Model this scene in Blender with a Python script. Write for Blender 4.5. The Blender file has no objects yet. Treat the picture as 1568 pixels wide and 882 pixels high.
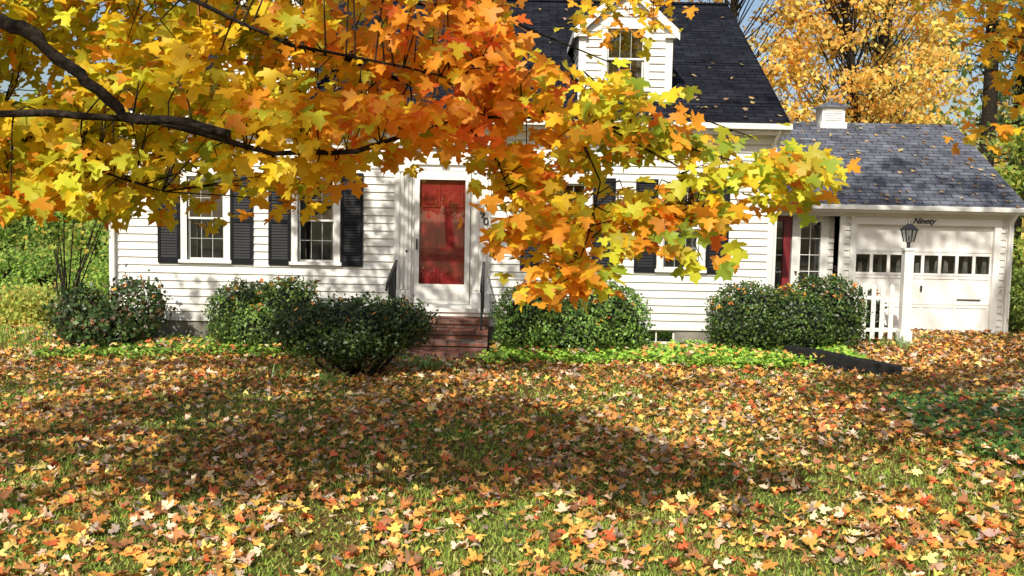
import bpy, math, random, bmesh
import numpy as np
from mathutils import Vector, Matrix
random.seed(7); rng=np.random.default_rng(7)
scn=bpy.context.scene
R=math.radians
# ------------------------------------------------------------------ materials
def newmat(name):
    m=bpy.data.materials.new(name); m.use_nodes=True
    nt=m.node_tree; b=nt.nodes['Principled BSDF']
    return m,nt,b
def N(nt,t,**k):
    n=nt.nodes.new(t)
    for a,v in k.items(): setattr(n,a,v)
    return n
def noisy(name,c1,c2,scale=5,rough=.6,bump=0,detail=6,metal=0,spec=.5,stretch=(1,1,1),lo=.35,hi=.65,dist=.01):
    m,nt,b=newmat(name)
    tc=N(nt,'ShaderNodeTexCoord'); mp=N(nt,'ShaderNodeMapping'); mp.inputs['Scale'].default_value=stretch
    no=N(nt,'ShaderNodeTexNoise'); no.inputs['Scale'].default_value=scale; no.inputs['Detail'].default_value=detail
    cr=N(nt,'ShaderNodeValToRGB'); cr.color_ramp.elements[0].position=lo; cr.color_ramp.elements[1].position=hi
    cr.color_ramp.elements[0].color=(*c1,1); cr.color_ramp.elements[1].color=(*c2,1)
    L=nt.links.new
    L(tc.outputs['Object'],mp.inputs[0]); L(mp.outputs[0],no.inputs['Vector']); L(no.outputs['Fac'],cr.inputs[0]); L(cr.outputs[0],b.inputs['Base Color'])
    b.inputs['Roughness'].default_value=rough; b.inputs['Metallic'].default_value=metal
    b.inputs['Specular IOR Level'].default_value=spec
    if bump:
        bm=N(nt,'ShaderNodeBump'); bm.inputs['Strength'].default_value=bump; bm.inputs['Distance'].default_value=dist
        L(no.outputs['Fac'],bm.inputs['Height']); L(bm.outputs[0],b.inputs['Normal'])
    return m
def leafmat(name,trans=.35,rough=.5,spec=.3,tsat=1.0):
    m,nt,b=newmat(name); L=nt.links.new
    at=N(nt,'ShaderNodeAttribute'); at.attribute_name='Col'
    b.inputs['Roughness'].default_value=rough; b.inputs['Specular IOR Level'].default_value=spec
    L(at.outputs['Color'],b.inputs['Base Color'])
    tr=N(nt,'ShaderNodeBsdfTranslucent'); L(at.outputs['Color'],tr.inputs['Color'])
    mx=N(nt,'ShaderNodeMixShader'); mx.inputs[0].default_value=trans
    L(b.outputs[0],mx.inputs[1]); L(tr.outputs[0],mx.inputs[2])
    L(mx.outputs[0],nt.nodes['Material Output'].inputs['Surface'])
    return m
def brickmat(name,vec,c1,c2,mortar,bw,bh,ms,rough=.85,bump=.4,noise=.4,spec=.3):
    m,nt,b=newmat(name); L=nt.links.new
    tc=N(nt,'ShaderNodeTexCoord'); sp=N(nt,'ShaderNodeSeparateXYZ'); L(tc.outputs['Object'],sp.inputs[0])
    cb=N(nt,'ShaderNodeCombineXYZ')
    if vec=='roof':
        mu=N(nt,'ShaderNodeMath',operation='MULTIPLY'); mu.inputs[1].default_value=1.16
        L(sp.outputs[0],cb.inputs[0]); L(sp.outputs[1],mu.inputs[0]); L(mu.outputs[0],cb.inputs[1])
    else:
        ad=N(nt,'ShaderNodeMath',operation='ADD'); L(sp.outputs[0],ad.inputs[0]); L(sp.outputs[1],ad.inputs[1])
        L(ad.outputs[0],cb.inputs[0]); L(sp.outputs[2],cb.inputs[1])
    br=N(nt,'ShaderNodeTexBrick'); br.inputs['Scale'].default_value=1
    br.inputs['Color1'].default_value=(*c1,1); br.inputs['Color2'].default_value=(*c2,1); br.inputs['Mortar'].default_value=(*mortar,1)
    br.inputs['Brick Width'].default_value=bw; br.inputs['Row Height'].default_value=bh; br.inputs['Mortar Size'].default_value=ms
    br.inputs['Mortar Smooth'].default_value=.3
    L(cb.outputs[0],br.inputs['Vector'])
    no=N(nt,'ShaderNodeTexNoise'); no.inputs['Scale'].default_value=3; no.inputs['Detail'].default_value=8; L(tc.outputs['Object'],no.inputs['Vector'])
    mr=N(nt,'ShaderNodeMapRange'); mr.inputs['From Min'].default_value=.3; mr.inputs['From Max'].default_value=.7
    mr.inputs['To Min'].default_value=1-noise; mr.inputs['To Max'].default_value=1+noise; L(no.outputs['Fac'],mr.inputs['Value'])
    vm=N(nt,'ShaderNodeVectorMath',operation='SCALE'); L(br.outputs['Color'],vm.inputs[0]); L(mr.outputs[0],vm.inputs['Scale'])
    L(vm.outputs[0],b.inputs['Base Color']); b.inputs['Roughness'].default_value=rough
    b.inputs['Specular IOR Level'].default_value=spec
    bm=N(nt,'ShaderNodeBump',invert=True); bm.inputs['Strength'].default_value=bump; bm.inputs['Distance'].default_value=.01
    L(br.outputs['Fac'],bm.inputs['Height']); L(bm.outputs[0],b.inputs['Normal'])
    return m
def glassmat(name,mix,tint):
    g,nt,b=newmat(name); L=nt.links.new
    gl=N(nt,'ShaderNodeBsdfGlossy'); gl.inputs['Roughness'].default_value=.02; gl.inputs['Color'].default_value=(.95,.97,1,1)
    tp=N(nt,'ShaderNodeBsdfTransparent'); tp.inputs['Color'].default_value=(*tint,1)
    fr=N(nt,'ShaderNodeMixShader'); fr.inputs[0].default_value=mix
    L(tp.outputs[0],fr.inputs[1]); L(gl.outputs[0],fr.inputs[2]); L(fr.outputs[0],nt.nodes['Material Output'].inputs['Surface']); return g
M={}
M['white']=noisy('white_paint',(.61,.595,.54),(.76,.75,.70),3,.6,.05,stretch=(.6,.6,2),lo=.25,hi=.6)
M['trim']=noisy('trim_paint',(.71,.695,.64),(.81,.80,.76),2,.45)
M['black']=noisy('shutter_black',(.004,.0045,.006),(.009,.010,.013),4,.55,spec=.18)
M['iron']=noisy('black_iron',(.01,.01,.01),(.025,.025,.025),20,.4,.1)
M['red']=noisy('red_door_paint',(.28,.014,.016),(.38,.024,.024),3,.35)
M['maroon']=noisy('maroon_paint',(.16,.012,.018),(.22,.018,.022),3,.4)
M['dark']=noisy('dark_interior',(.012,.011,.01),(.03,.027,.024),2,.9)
M['curtain']=noisy('curtain',(.10,.10,.09),(.24,.23,.21),6,.9)
M['concrete']=noisy('concrete',(.16,.15,.12),(.30,.28,.24),4,.9,.3)
M['wood']=noisy('creosote_timber',(.008,.009,.010),(.028,.027,.025),12,.8,.5,stretch=(1,1,6),spec=.2)
M['bark']=noisy('bark',(.008,.0065,.005),(.042,.032,.024),26,.95,1,spec=.15,dist=.03)
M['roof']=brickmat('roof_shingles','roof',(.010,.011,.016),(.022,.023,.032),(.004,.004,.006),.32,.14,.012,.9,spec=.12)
M['roof_sunlit']=brickmat('garage_shingles_sunlit','roof',(.08,.086,.108),(.15,.157,.185),(.03,.031,.04),.32,.14,.014)  # lighter copy of the house shingles: sun angle and gloss put into the colour
M['brick']=brickmat('brick','wall',(.14,.05,.035),(.26,.11,.07),(.14,.12,.10),.21,.075,.01)
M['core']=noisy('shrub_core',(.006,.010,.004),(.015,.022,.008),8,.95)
M['glass']=glassmat('window_glass',.12,(.75,.78,.77)); M['sglass']=glassmat('storm_door_glass',.16,(.86,.86,.84))
M['leaf']=leafmat('maple_leaf',.52,.45)
M['fallen']=leafmat('fallen_leaf',.08,.55,.35)
M['grass']=leafmat('grass_blade',.35,.6)
M['green']=leafmat('shrub_leaf',.25,.42,.5)
M['bg']=leafmat('tree_foliage',.5,.6)
g,nt,b=newmat('lawn_ground'); L=nt.links.new
tc=N(nt,'ShaderNodeTexCoord')
n1=N(nt,'ShaderNodeTexNoise'); n1.inputs['Scale'].default_value=.8; n1.inputs['Detail'].default_value=8
n2=N(nt,'ShaderNodeTexNoise'); n2.inputs['Scale'].default_value=22; n2.inputs['Detail'].default_value=6
L(tc.outputs['Object'],n1.inputs['Vector']); L(tc.outputs['Object'],n2.inputs['Vector'])
c1=N(nt,'ShaderNodeValToRGB'); c1.color_ramp.elements[0].position=.42; c1.color_ramp.elements[1].position=.6
c1.color_ramp.elements[0].color=(.13,.15,.035,1); c1.color_ramp.elements[1].color=(.19,.105,.035,1)
c2=N(nt,'ShaderNodeValToRGB'); c2.color_ramp.elements[0].position=.35; c2.color_ramp.elements[1].position=.7
c2.color_ramp.elements[0].color=(.3,.3,.3,1); c2.color_ramp.elements[1].color=(1.3,1.3,1.3,1)
mx=N(nt,'ShaderNodeMixRGB',blend_type='MULTIPLY'); mx.inputs[0].default_value=1
L(n1.outputs['Fac'],c1.inputs[0]); L(n2.outputs['Fac'],c2.inputs[0]); L(c1.outputs[0],mx.inputs[1]); L(c2.outputs[0],mx.inputs[2]); L(mx.outputs[0],b.inputs['Base Color'])
b.inputs['Roughness'].default_value=.95; b.inputs['Specular IOR Level'].default_value=.1
bm=N(nt,'ShaderNodeBump'); bm.inputs['Strength'].default_value=.6; bm.inputs['Distance'].default_value=.03; L(n2.outputs['Fac'],bm.inputs['Height']); L(bm.outputs[0],b.inputs['Normal'])
M['ground']=g
# ------------------------------------------------------------------ helpers
def link(o,parent=None):
    scn.collection.objects.link(o)
    if parent: o.parent=parent
    return o
def empty(name):
    o=bpy.data.objects.new(name,None); return link(o)
class MB:
    def __init__(s): s.v=[]; s.f=[]; s.m=[]; s.mats=[]
    def mi(s,k):
        if k not in s.mats: s.mats.append(k)
        return s.mats.index(k)
    def poly(s,pts,k):
        i=len(s.v); s.v+= [tuple(p) for p in pts]; s.f.append(tuple(range(i,i+len(pts)))); s.m.append(s.mi(k))
    def box(s,x0,x1,y0,y1,z0,z1,k,M4=None):
        i=len(s.v); P=[(x0,y0,z0),(x1,y0,z0),(x1,y1,z0),(x0,y1,z0),(x0,y0,z1),(x1,y0,z1),(x1,y1,z1),(x0,y1,z1)]
        if M4 is not None: P=[tuple(M4@Vector(p)) for p in P]
        s.v+=P
        for f in ((0,3,2,1),(4,5,6,7),(0,1,5,4),(1,2,6,5),(2,3,7,6),(3,0,4,7)):
            s.f.append(tuple(i+a for a in f)); s.m.append(s.mi(k))
    def tube(s,pts,rad,k,n=8,cap=True):
        pts=[Vector(p) for p in pts]; i0=len(s.v)
        for j,p in enumerate(pts):
            d=(pts[min(j+1,len(pts)-1)]-pts[max(j-1,0)]).normalized()
            a=d.orthogonal().normalized() if j==0 else (a-d*a.dot(d)).normalized()
            bb=d.cross(a)
            for q in range(n):
                t=2*math.pi*q/n; s.v.append(tuple(p+(a*math.cos(t)+bb*math.sin(t))*rad[j]))
        for j in range(len(pts)-1):
            for q in range(n):
                A=i0+j*n+q; B=i0+j*n+(q+1)%n
                s.f.append((A,B,B+n,A+n)); s.m.append(s.mi(k))
        if cap:
            s.f.append(tuple(i0+q for q in range(n))[::-1]); s.m.append(s.mi(k))
            e=i0+(len(pts)-1)*n; s.f.append(tuple(e+q for q in range(n))); s.m.append(s.mi(k))
    def build(s,name,parent=None,smooth=False):
        me=bpy.data.meshes.new(name); me.from_pydata(s.v,[],s.f)
        for k in s.mats: me.materials.append(M[k])
        me.polygons.foreach_set('material_index',s.m)
        if smooth: me.polygons.foreach_set('use_smooth',[True]*len(s.f))
        me.update(); return link(bpy.data.objects.new(name,me),parent)
def mesh_arr(name,V,F,mat,col=None,parent=None,smooth=False):
    V=np.ascontiguousarray(V,dtype=np.float32); F=np.ascontiguousarray(F,dtype=np.int32); k=F.shape[1]
    me=bpy.data.meshes.new(name); me.vertices.add(len(V)); me.vertices.foreach_set('co',V.ravel())
    me.loops.add(F.size); me.loops.foreach_set('vertex_index',F.ravel())
    me.polygons.add(len(F)); me.polygons.foreach_set('loop_start',np.arange(0,F.size,k,dtype=np.int32))
    me.update(calc_edges=True); me.materials.append(mat)
    if smooth: me.polygons.foreach_set('use_smooth',[True]*len(F))
    if col is not None:
        a=me.color_attributes.new('Col','FLOAT_COLOR','POINT')
        c=np.ones((len(V),4),dtype=np.float32); c[:,:3]=np.clip(col,0,1); a.data.foreach_set('color',c.ravel())
    me.validate(); return link(bpy.data.objects.new(name,me),parent)
def norm(a): return a/np.maximum(np.linalg.norm(a,axis=1,keepdims=True),1e-9)
_h=[(0.12,-.10),(.40,-.14),(.34,.04),(.58,.10),(.70,.33),(.54,.35),(.27,.33),(.27,.52),(.34,.68),(.16,.76)]
MAPLE=np.array([(0,.28),(0,0)]+_h+[(0,1.0)]+[(-x,y) for x,y in _h[::-1]])
_n=len(MAPLE)-1; MAPLE_F=np.array([(0,1+i,1+(i+1)%_n) for i in range(_n)])
_s=[(.38,-.1),(.30,.10),(.66,.34),(.26,.38),(.26,.66)]
MAPS=np.array([(0,.28),(0,0)]+_s+[(0,1.0)]+[(-x,y) for x,y in _s[::-1]])
_n=len(MAPS)-1; MAPS_F=np.array([(0,1+i,1+(i+1)%_n) for i in range(_n)])
DIA=np.array([(0,0),(.32,.5),(0,1),(-.32,.5)]); DIA_F=np.array([(0,1,2,3)])
NEED=np.array([(0,0),(.10,.5),(0,1),(-.10,.5)])
def leaves(name,pos,nrm,tip,size,col,T,TF,mat,curl=.25,parent=None,edge=None):
    n=len(pos); nrm=norm(nrm); t=norm(tip-nrm*np.sum(tip*nrm,1,keepdims=True)); s=np.cross(t,nrm)
    c=(rng.random(n)-.3)*2*curl; fold=(rng.random(n))*curl*1.2; asp=.85+.3*rng.random(n)
    x=T[None,:,0]*asp[:,None]; y=T[None,:,1]
    tw=(rng.random(n)-.5)*curl*1.6
    z=-c[:,None]*((y-.3)**2+x**2*.6)+fold[:,None]*np.abs(x)+tw[:,None]*x*y
    P=pos[:,None,:]+size[:,None,None]*(x[...,None]*s[:,None,:]+y[...,None]*t[:,None,:]+z[...,None]*nrm[:,None,:])
    F=(TF[None]+ (np.arange(n)*len(T))[:,None,None]).reshape(-1,TF.shape[1])
    C=np.repeat(col[:,None,:],len(T),1).copy()
    if edge is not None:
        d=np.sqrt(T[:,0]**2+(T[:,1]-.28)**2); d=(d/d.max())[None,:,None]
        C=C*(1-d*edge[:,None,None])+np.array([.8,.22,.02])*d*edge[:,None,None]
    return mesh_arr(name,P.reshape(-1,3),F,mat,C.reshape(-1,3),parent)
def pick(pal,n,var=.2):
    pal=[(np.array(c),w) for c,w in pal]; w=np.array([p[1] for p in pal],float); w/=w.sum()
    i=rng.choice(len(pal),n,p=w); c=np.array([p[0] for p in pal])[i]
    return c*(1+var*(rng.random((n,1))*2-1))*(1+.08*(rng.random((n,3))*2-1))
_ph=rng.random((6,3))*6.28; _fr=rng.normal(size=(6,2))
def pn(x,y,s=1.0):
    v=0
    for i in range(6): v=v+np.sin((_fr[i,0]*x+_fr[i,1]*y)*s*(1+.35*i)+_ph[i,0]+1.3*np.sin((_fr[i,1]*x-_fr[i,0]*y)*s*.7+_ph[i,1]))/(1+.3*i)
    return v/3.2
def sm(t): t=np.clip(t,0,1); return t*t*(3-2*t)
def zg(x,y):
    x=np.asarray(x,float); y=np.asarray(y,float)
    z=-2.1*sm((y-17)/13)*sm((-x-5.5)/4)-.12*sm((-x-3)/5)
    z=z+.09*sm((x-3.8)/2)*sm((y-9)/4)
    z=z+.20*np.exp(-((x-5.7)/1.7)**2-((y-9.6)/1.9)**2)
    z=z+.02*pn(x,y,.6)*(1-sm((y-13)/2))
    return z
# ------------------------------------------------------------------ ground
def axis(a,b,c,d,st): return np.concatenate([np.linspace(a,b,14)[:-1],np.arange(b,c,st),np.linspace(c,d,14)])
gx=axis(-220,-18,18,220,.25); gy=axis(-120,-6,34,260,.25)
X,Y=np.meshgrid(gx,gy); V=np.stack([X,Y,zg(X,Y)],-1).reshape(-1,3)
nx,ny=len(gx),len(gy); I=(np.arange(ny-1)[:,None]*nx+np.arange(nx-1)[None]).ravel()
mesh_arr('lawn_ground',V,np.stack([I,I+1,I+nx+1,I+nx],1),M['ground'],smooth=True)
def wedge(n,y0,y1,marg=1.2,power=1.0):
    a=rng.random(n); y=np.sqrt(y0**2+a*(y1**2-y0**2)) if power==1 else y0*(y1/y0)**a
    x=(rng.random(n)*2-1)*(y*.56+marg); return x,y
x,y=wedge(200000,5,24,1,0)
k=~((x>-6.6)&(x<4.3)&(y>15.7)) & ~((x>4)&(x<9.6)&(y>18)) & (~((x>5.5)&(y>13.5))|(rng.random(len(x))<.08))
dn=pn(x,y,.7); k&=(rng.random(len(x))<.4+.6*sm((dn+.5)))
x,y=x[k],y[k]; n=len(x); z=zg(x,y)
lw=sm((-x-6)/2)*sm((y-14)/2)
hgt=(.02+.03*rng.random(n)+.03*(rng.random(n)>.96))*(1+.3*pn(x,y,2))*(1+lw); ang=rng.random(n)*6.28; w=.0035+.0006*y
lean=rng.normal(size=(n,2))*.02
P=np.zeros((n,3,3)); P[:,0]=np.stack([x-w*np.cos(ang),y-w*np.sin(ang),z],1); P[:,1]=np.stack([x+w*np.cos(ang),y+w*np.sin(ang),z],1)
P[:,2]=np.stack([x+lean[:,0],y+lean[:,1],z+hgt],1)
col=pick([((.36,.50,.08),3),((.50,.58,.12),2),((.52,.45,.18),1),((.20,.31,.05),2)],n)
mesh_arr('grass',P.reshape(-1,3),np.arange(3*n).reshape(-1,3),M['grass'],np.repeat(col,3,0))
# fallen leaves
PALF=[((.74,.33,.07),4),((.82,.48,.11),3.4),((.88,.66,.22),1.6),((.50,.22,.08),3),((.27,.12,.05),2.4),((.68,.15,.05),1.3),((.76,.57,.38),2.4),((.42,.32,.24),1.3)]
def fallen(name,x,y,T,TF,s0,s1,lift=.045):
    n=len(x); z=zg(x,y)+.012+lift*rng.random(n)
    nr=np.stack([rng.normal(size=n)*.42,rng.normal(size=n)*.42,np.ones(n)],1)
    a=rng.random(n)*6.28; tp=np.stack([np.cos(a),np.sin(a),rng.normal(size=n)*.1],1)
    leaves(name,np.stack([x,y,z],1),nr,tp,s0+(s1-s0)*rng.random(n)**1.4,pick(PALF,n,.38),T,TF,M['fallen'],.8)
xa,ya=wedge(84000,5,21,1.2)
dn=pn(xa+3,ya,.8)+.6*pn(xa,ya,2.1)+.5*pn(xa*2+9,ya*2,2.5)
k=rng.random(len(xa))<np.clip(.62+.62*dn,.10,1)
k&=~((xa>-6.6)&(xa<4.3)&(ya>15.7)) & ~((xa>4)&(ya>18.5)); k&=~((xa<-5.5)&(ya>15.2)&(rng.random(len(xa))<.85))
k&=~((xa>4.2)&(ya>7.8)&(ya<11.6)&(rng.random(len(xa))<.6))
xa,ya=xa[k],ya[k]; nr_=ya<8.3
fallen('fallen_leaves',xa[nr_],ya[nr_],MAPLE,MAPLE_F,.038,.098)
fallen('fallen_leaves',xa[~nr_],ya[~nr_],MAPS,MAPS_F,.04,.095)
# ------------------------------------------------------------------ house
YF=16.2; XL,XR=-6.52,4.23; ZS=.34; ZE=3.55; YB=YF+9.6
house=empty('white_cape_house')
def subtract(a,b,ops):
    iv=[(a,b)]
    for o0,o1 in ops:
        nv=[]
        for s,e in iv:
            if o1<=s or o0>=e: nv.append((s,e)); continue
            if o0>s: nv.append((s,o0))
            if o1<e: nv.append((o1,e))
        iv=nv
    return iv
def siding(mb,org,dx,nrm,z0,z1,e,span,ops=()):
    z=z0
    org=Vector(org); dx=Vector(dx); nrm=Vector(nrm)
    while z<z1-1e-4:
        zt=min(z+e,z1); a,b=span((z+zt)/2)
        cuts=sorted(set([z,zt]+[q for o in ops for q in (o[2],o[3]) if z<q<zt]))
        for c0,c1 in zip(cuts[:-1],cuts[1:]):
            mid=(c0+c1)/2
            p0=.032-(.029)*(c0-z)/e; p1=.032-.029*(c1-z)/e
            for s,t in subtract(a,b,[(o[0],o[1]) for o in ops if o[2]<mid<o[3]]):
                if t-s<.01: continue
                A=org+dx*s+nrm*p0; B=org+dx*t+nrm*p0; C=org+dx*t+nrm*p1; D=org+dx*s+nrm*p1
                up=Vector((0,0,1))
                mb.poly([A+up*c0,B+up*c0,C+up*c1,D+up*c1],'white')
                if c0==z: mb.poly([org+dx*s+up*c0,org+dx*t+up*c0,B+up*c0,A+up*c0],'white')
        z=zt
def window(mb,xc,z0,z1,w,yf,cas=.10,cols=3,rows=2,curt=True):
    x0,x1=xc-w/2,xc+w/2
    mb.box(x0,x0+cas,yf-.05,yf+.02,z0+.04,z1-cas,'trim'); mb.box(x1-cas,x1,yf-.05,yf+.02,z0+.04,z1-cas,'trim')
    mb.box(x0-.02,x1+.02,yf-.06,yf+.02,z1-cas,z1,'trim'); mb.box(x0-.03,x1+.03,yf-.085,yf+.02,z0-.01,z0+.04,'trim')
    a,b=x0+cas,x1-cas; c,d=z0+.04,z1-cas; mid=(c+d)/2
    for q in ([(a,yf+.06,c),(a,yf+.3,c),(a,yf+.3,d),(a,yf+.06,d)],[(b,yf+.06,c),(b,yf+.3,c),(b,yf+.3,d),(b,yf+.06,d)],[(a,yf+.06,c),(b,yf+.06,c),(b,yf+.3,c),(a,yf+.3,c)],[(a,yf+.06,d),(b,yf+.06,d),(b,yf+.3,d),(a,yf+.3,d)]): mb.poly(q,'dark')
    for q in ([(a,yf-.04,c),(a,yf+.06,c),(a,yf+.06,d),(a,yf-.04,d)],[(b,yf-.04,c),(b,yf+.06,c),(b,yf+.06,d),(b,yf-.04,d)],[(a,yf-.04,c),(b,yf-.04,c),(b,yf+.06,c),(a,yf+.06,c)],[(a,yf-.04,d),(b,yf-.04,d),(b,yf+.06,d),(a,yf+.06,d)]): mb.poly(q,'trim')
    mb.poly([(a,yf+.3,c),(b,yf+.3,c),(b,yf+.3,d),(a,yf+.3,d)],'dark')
    sf=.03
    for (s0,s1,yy) in ((c,mid+.015,yf+.035),(mid-.015,d,yf+.0)):
        mb.box(a,a+sf,yy,yy+.03,s0,s1,'trim'); mb.box(b-sf,b,yy,yy+.03,s0,s1,'trim')
        mb.box(a+sf,b-sf,yy,yy+.03,s0,s0+sf,'trim'); mb.box(a+sf,b-sf,yy,yy+.03,s1-sf,s1,'trim')
        ga,gb=a+sf,b-sf
        for i in range(1,cols):
            xx=ga+(gb-ga)*i/cols; mb.box(xx-.005,xx+.005,yy+.012,yy+.024,s0+sf,s1-sf,'trim')
        for i in range(1,rows):
            zz=s0+sf+(s1-s0-2*sf)*i/rows; mb.box(ga,gb,yy+.013,yy+.022,zz-.005,zz+.005,'trim')
        mb.poly([(ga,yy+.01,s0+sf),(gb,yy+.01,s0+sf),(gb,yy+.01,s1-sf),(ga,yy+.01,s1-sf)],'glass')
    if curt:
        for sgn,ex in ((1,a),(-1,b)):
            n=6; wv=(b-a)*.16
            for i in range(n):
                xa_=ex+sgn*wv*i/n; xb_=ex+sgn*wv*(i+1)/n; ya_=yf+.2+.02*(i%2); yb_=yf+.2+.02*((i+1)%2)
                mb.poly([(xa_,ya_,c),(xb_,yb_,c),(xb_,yb_,d),(xa_,ya_,d)],'curtain')
def shutter(mb,x0,x1,z0,z1,yf):
    f=.045; y0,y1=yf-.065,yf-.034
    mb.box(x0,x0+f,y0,y1,z0,z1,'black'); mb.box(x1-f,x1,y0,y1,z0,z1,'black')
    zm=(z0+z1)/2-.05
    for a,b in ((z0,z0+.09),(zm-.03,zm+.03),(z1-.07,z1)): mb.box(x0+f,x1-f,y0+.002,y1,a,b,'black')
    mb.poly([(x0+f,y1-.004,z0),(x1-f,y1-.004,z0),(x1-f,y1-.004,z1),(x0+f,y1-.004,z1)],'black')
    for a,b in ((z0+.09,zm-.03),(zm+.03,z1-.07)):
        n=int((b-a)/.042)
        for i in range(n):
            z=a+(b-a)*i/n; h=(b-a)/n
            mb.poly([(x0+f,y0+.006,z+.004),(x1-f,y0+.006,z+.004),(x1-f,y1-.008,z+h),(x0+f,y1-.008,z+h)],'black')
walls=MB(); WIN=[(-4.99,.80),(-3.2,.79),(.88,.78),(2.73,.78)]
ops=[(c-w/2+.05,c+w/2-.05,1.3,2.72) for c,w in WIN]+[(-1.93,-.37,.34,3.3)]
siding(walls,(0,YF,0),(1,0,0),(0,-1,0),ZS,ZE-.2,.125,lambda z:(XL+.09,XR-.09),ops)
RY0,RZ0,RY1,RZ1=YF-.34,3.66,21.0,6.52
def gspan(z):
    if z<=ZE: return (0,YB-YF)
    t=(z-ZE)/(RZ1-ZE); h=(YB-YF)/2; return (h*t,2*h-h*t)
siding(walls,(XL,YF,0),(0,1,0),(-1,0,0),ZS,RZ1-.2,.125,gspan)
siding(walls,(XR,YF,0),(0,1,0),(1,0,0),ZS,RZ1-.2,.125,gspan)
walls.poly([(XL,YB,ZS),(XR,YB,ZS),(XR,YB,ZE),(XL,YB,ZE)],'white')
for xx in (XL,XR):
    s=1 if xx==XL else -1
    walls.box(min(xx-.038*s,xx+.10*s),max(xx-.038*s,xx+.10*s),YF-.04,YF+.1,ZS,ZE-.2,'trim')
walls.box(XL-.046,XR+.046,YF-.046,YF+.02,ZE-.2,ZE,'trim')
walls.box(XL-.034,XR+.034,YF-.036,YF+.02,ZS-.03,ZS-.001,'trim')
walls.build('clapboard_walls',house)
fd=MB(); fd.box(XL+.03,2.08,YF+.0,YF+.2,-.6,ZS-.03,'concrete'); fd.box(2.68,XR-.03,YF,YF+.2,-.6,ZS-.03,'concrete')
fd.box(2.08,2.68,YF+.01,YF+.2,-.6,.08,'concrete'); fd.box(XL+.03,XL+.2,YF+.2,YB,-2,ZS-.03,'concrete'); fd.box(XR-.2,XR-.03,YF+.2,YB,-.5,ZS-.03,'concrete')
fd.box(2.08,2.68,YF+.03,YF+.06,.08,.11,'trim'); fd.box(2.08,2.68,YF+.03,YF+.06,.28,.31,'trim'); fd.box(2.08,2.11,YF+.03,YF+.06,.11,.28,'trim'); fd.box(2.65,2.68,YF+.03,YF+.06,.11,.28,'trim'); fd.box(2.37,2.39,YF+.03,YF+.06,.11,.28,'trim')
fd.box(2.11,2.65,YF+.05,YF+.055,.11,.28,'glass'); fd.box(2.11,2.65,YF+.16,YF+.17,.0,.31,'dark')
fd.build('foundation',house)
wn=MB(); sh=MB()
for c,w in WIN:
    window(wn,c,1.27,2.76,w,YF)
    shutter(sh,c-w/2-.37,c-w/2-.012,1.25,2.76,YF); shutter(sh,c+w/2+.012,c+w/2+.37,1.25,2.76,YF)
wn.build('windows',house); sh.build('shutters',house)
rf=MB()
x0,x1=XL-.12,XR+.12
th=.06
for ys in (1,-1):
    yc=RY1
    ye=RY0 if ys==1 else 2*RY1-RY0
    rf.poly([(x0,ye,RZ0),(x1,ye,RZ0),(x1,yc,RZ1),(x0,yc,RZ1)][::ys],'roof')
    rf.poly([(x0,ye,RZ0-th),(x1,ye,RZ0-th),(x1,yc,RZ1-th),(x0,yc,RZ1-th)][::-ys],'trim')
    for xx,s in ((x0,-1),(x1,1)):
        rf.poly([(xx,ye,RZ0-th*3),(xx,ye,RZ0+.005),(xx,yc,RZ1+.005),(xx,yc,RZ1-th*3)],'trim')
rf.box(x0,x1,RY0,RY0+.02,RZ0-.16,RZ0-.005,'trim')
rf.box(x0,x1,RY0+.02,YF-.01,RZ0-.17,RZ0-.15,'trim')
rf.box(x0,x1,RY0-.10,RY0-.005,RZ0-.10,RZ0-.015,'trim')
rf.box(x0,x1,RY1-.1,RY1+.1,RZ1-.01,RZ1+.025,'roof')
for i in range(1,46):
    t=i/46; y_=RY0+(RY1-RY0)*t; z_=RZ0+(RZ1-RZ0)*t
    rf.poly([(x0,y_,z_+.001),(x1,y_,z_+.001),(x1,y_-.002,z_+.008),(x0,y_-.002,z_+.008)],'roof')
    rf.poly([(x0,y_-.002,z_+.008),(x1,y_-.002,z_+.008),(x1,y_+.09,z_+.058),(x0,y_+.09,z_+.058)],'roof')
rf.tube([(XL+.05,YF-.09,.2),(XL+.05,YF-.09,3.35),(XL+.05,RY0-.03,3.55)],[.035]*3,'trim',8)
rf.tube([(XR-.05,YF-.09,.2),(XR-.05,YF-.09,3.35),(XR-.05,RY0-.03,3.55)],[.035]*3,'trim',8)
rf.build('roof',house)
def rz(y): return RZ0+(RZ1-RZ0)*(y-RY0)/(RY1-RY0)
ch=MB(); ch.box(-1.6,-.75,RY1-.4,RY1+.4,5.8,7.5,'brick'); ch.box(-1.65,-.7,RY1-.45,RY1+.45,7.5,7.6,'concrete'); ch.build('chimney',house)
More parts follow.
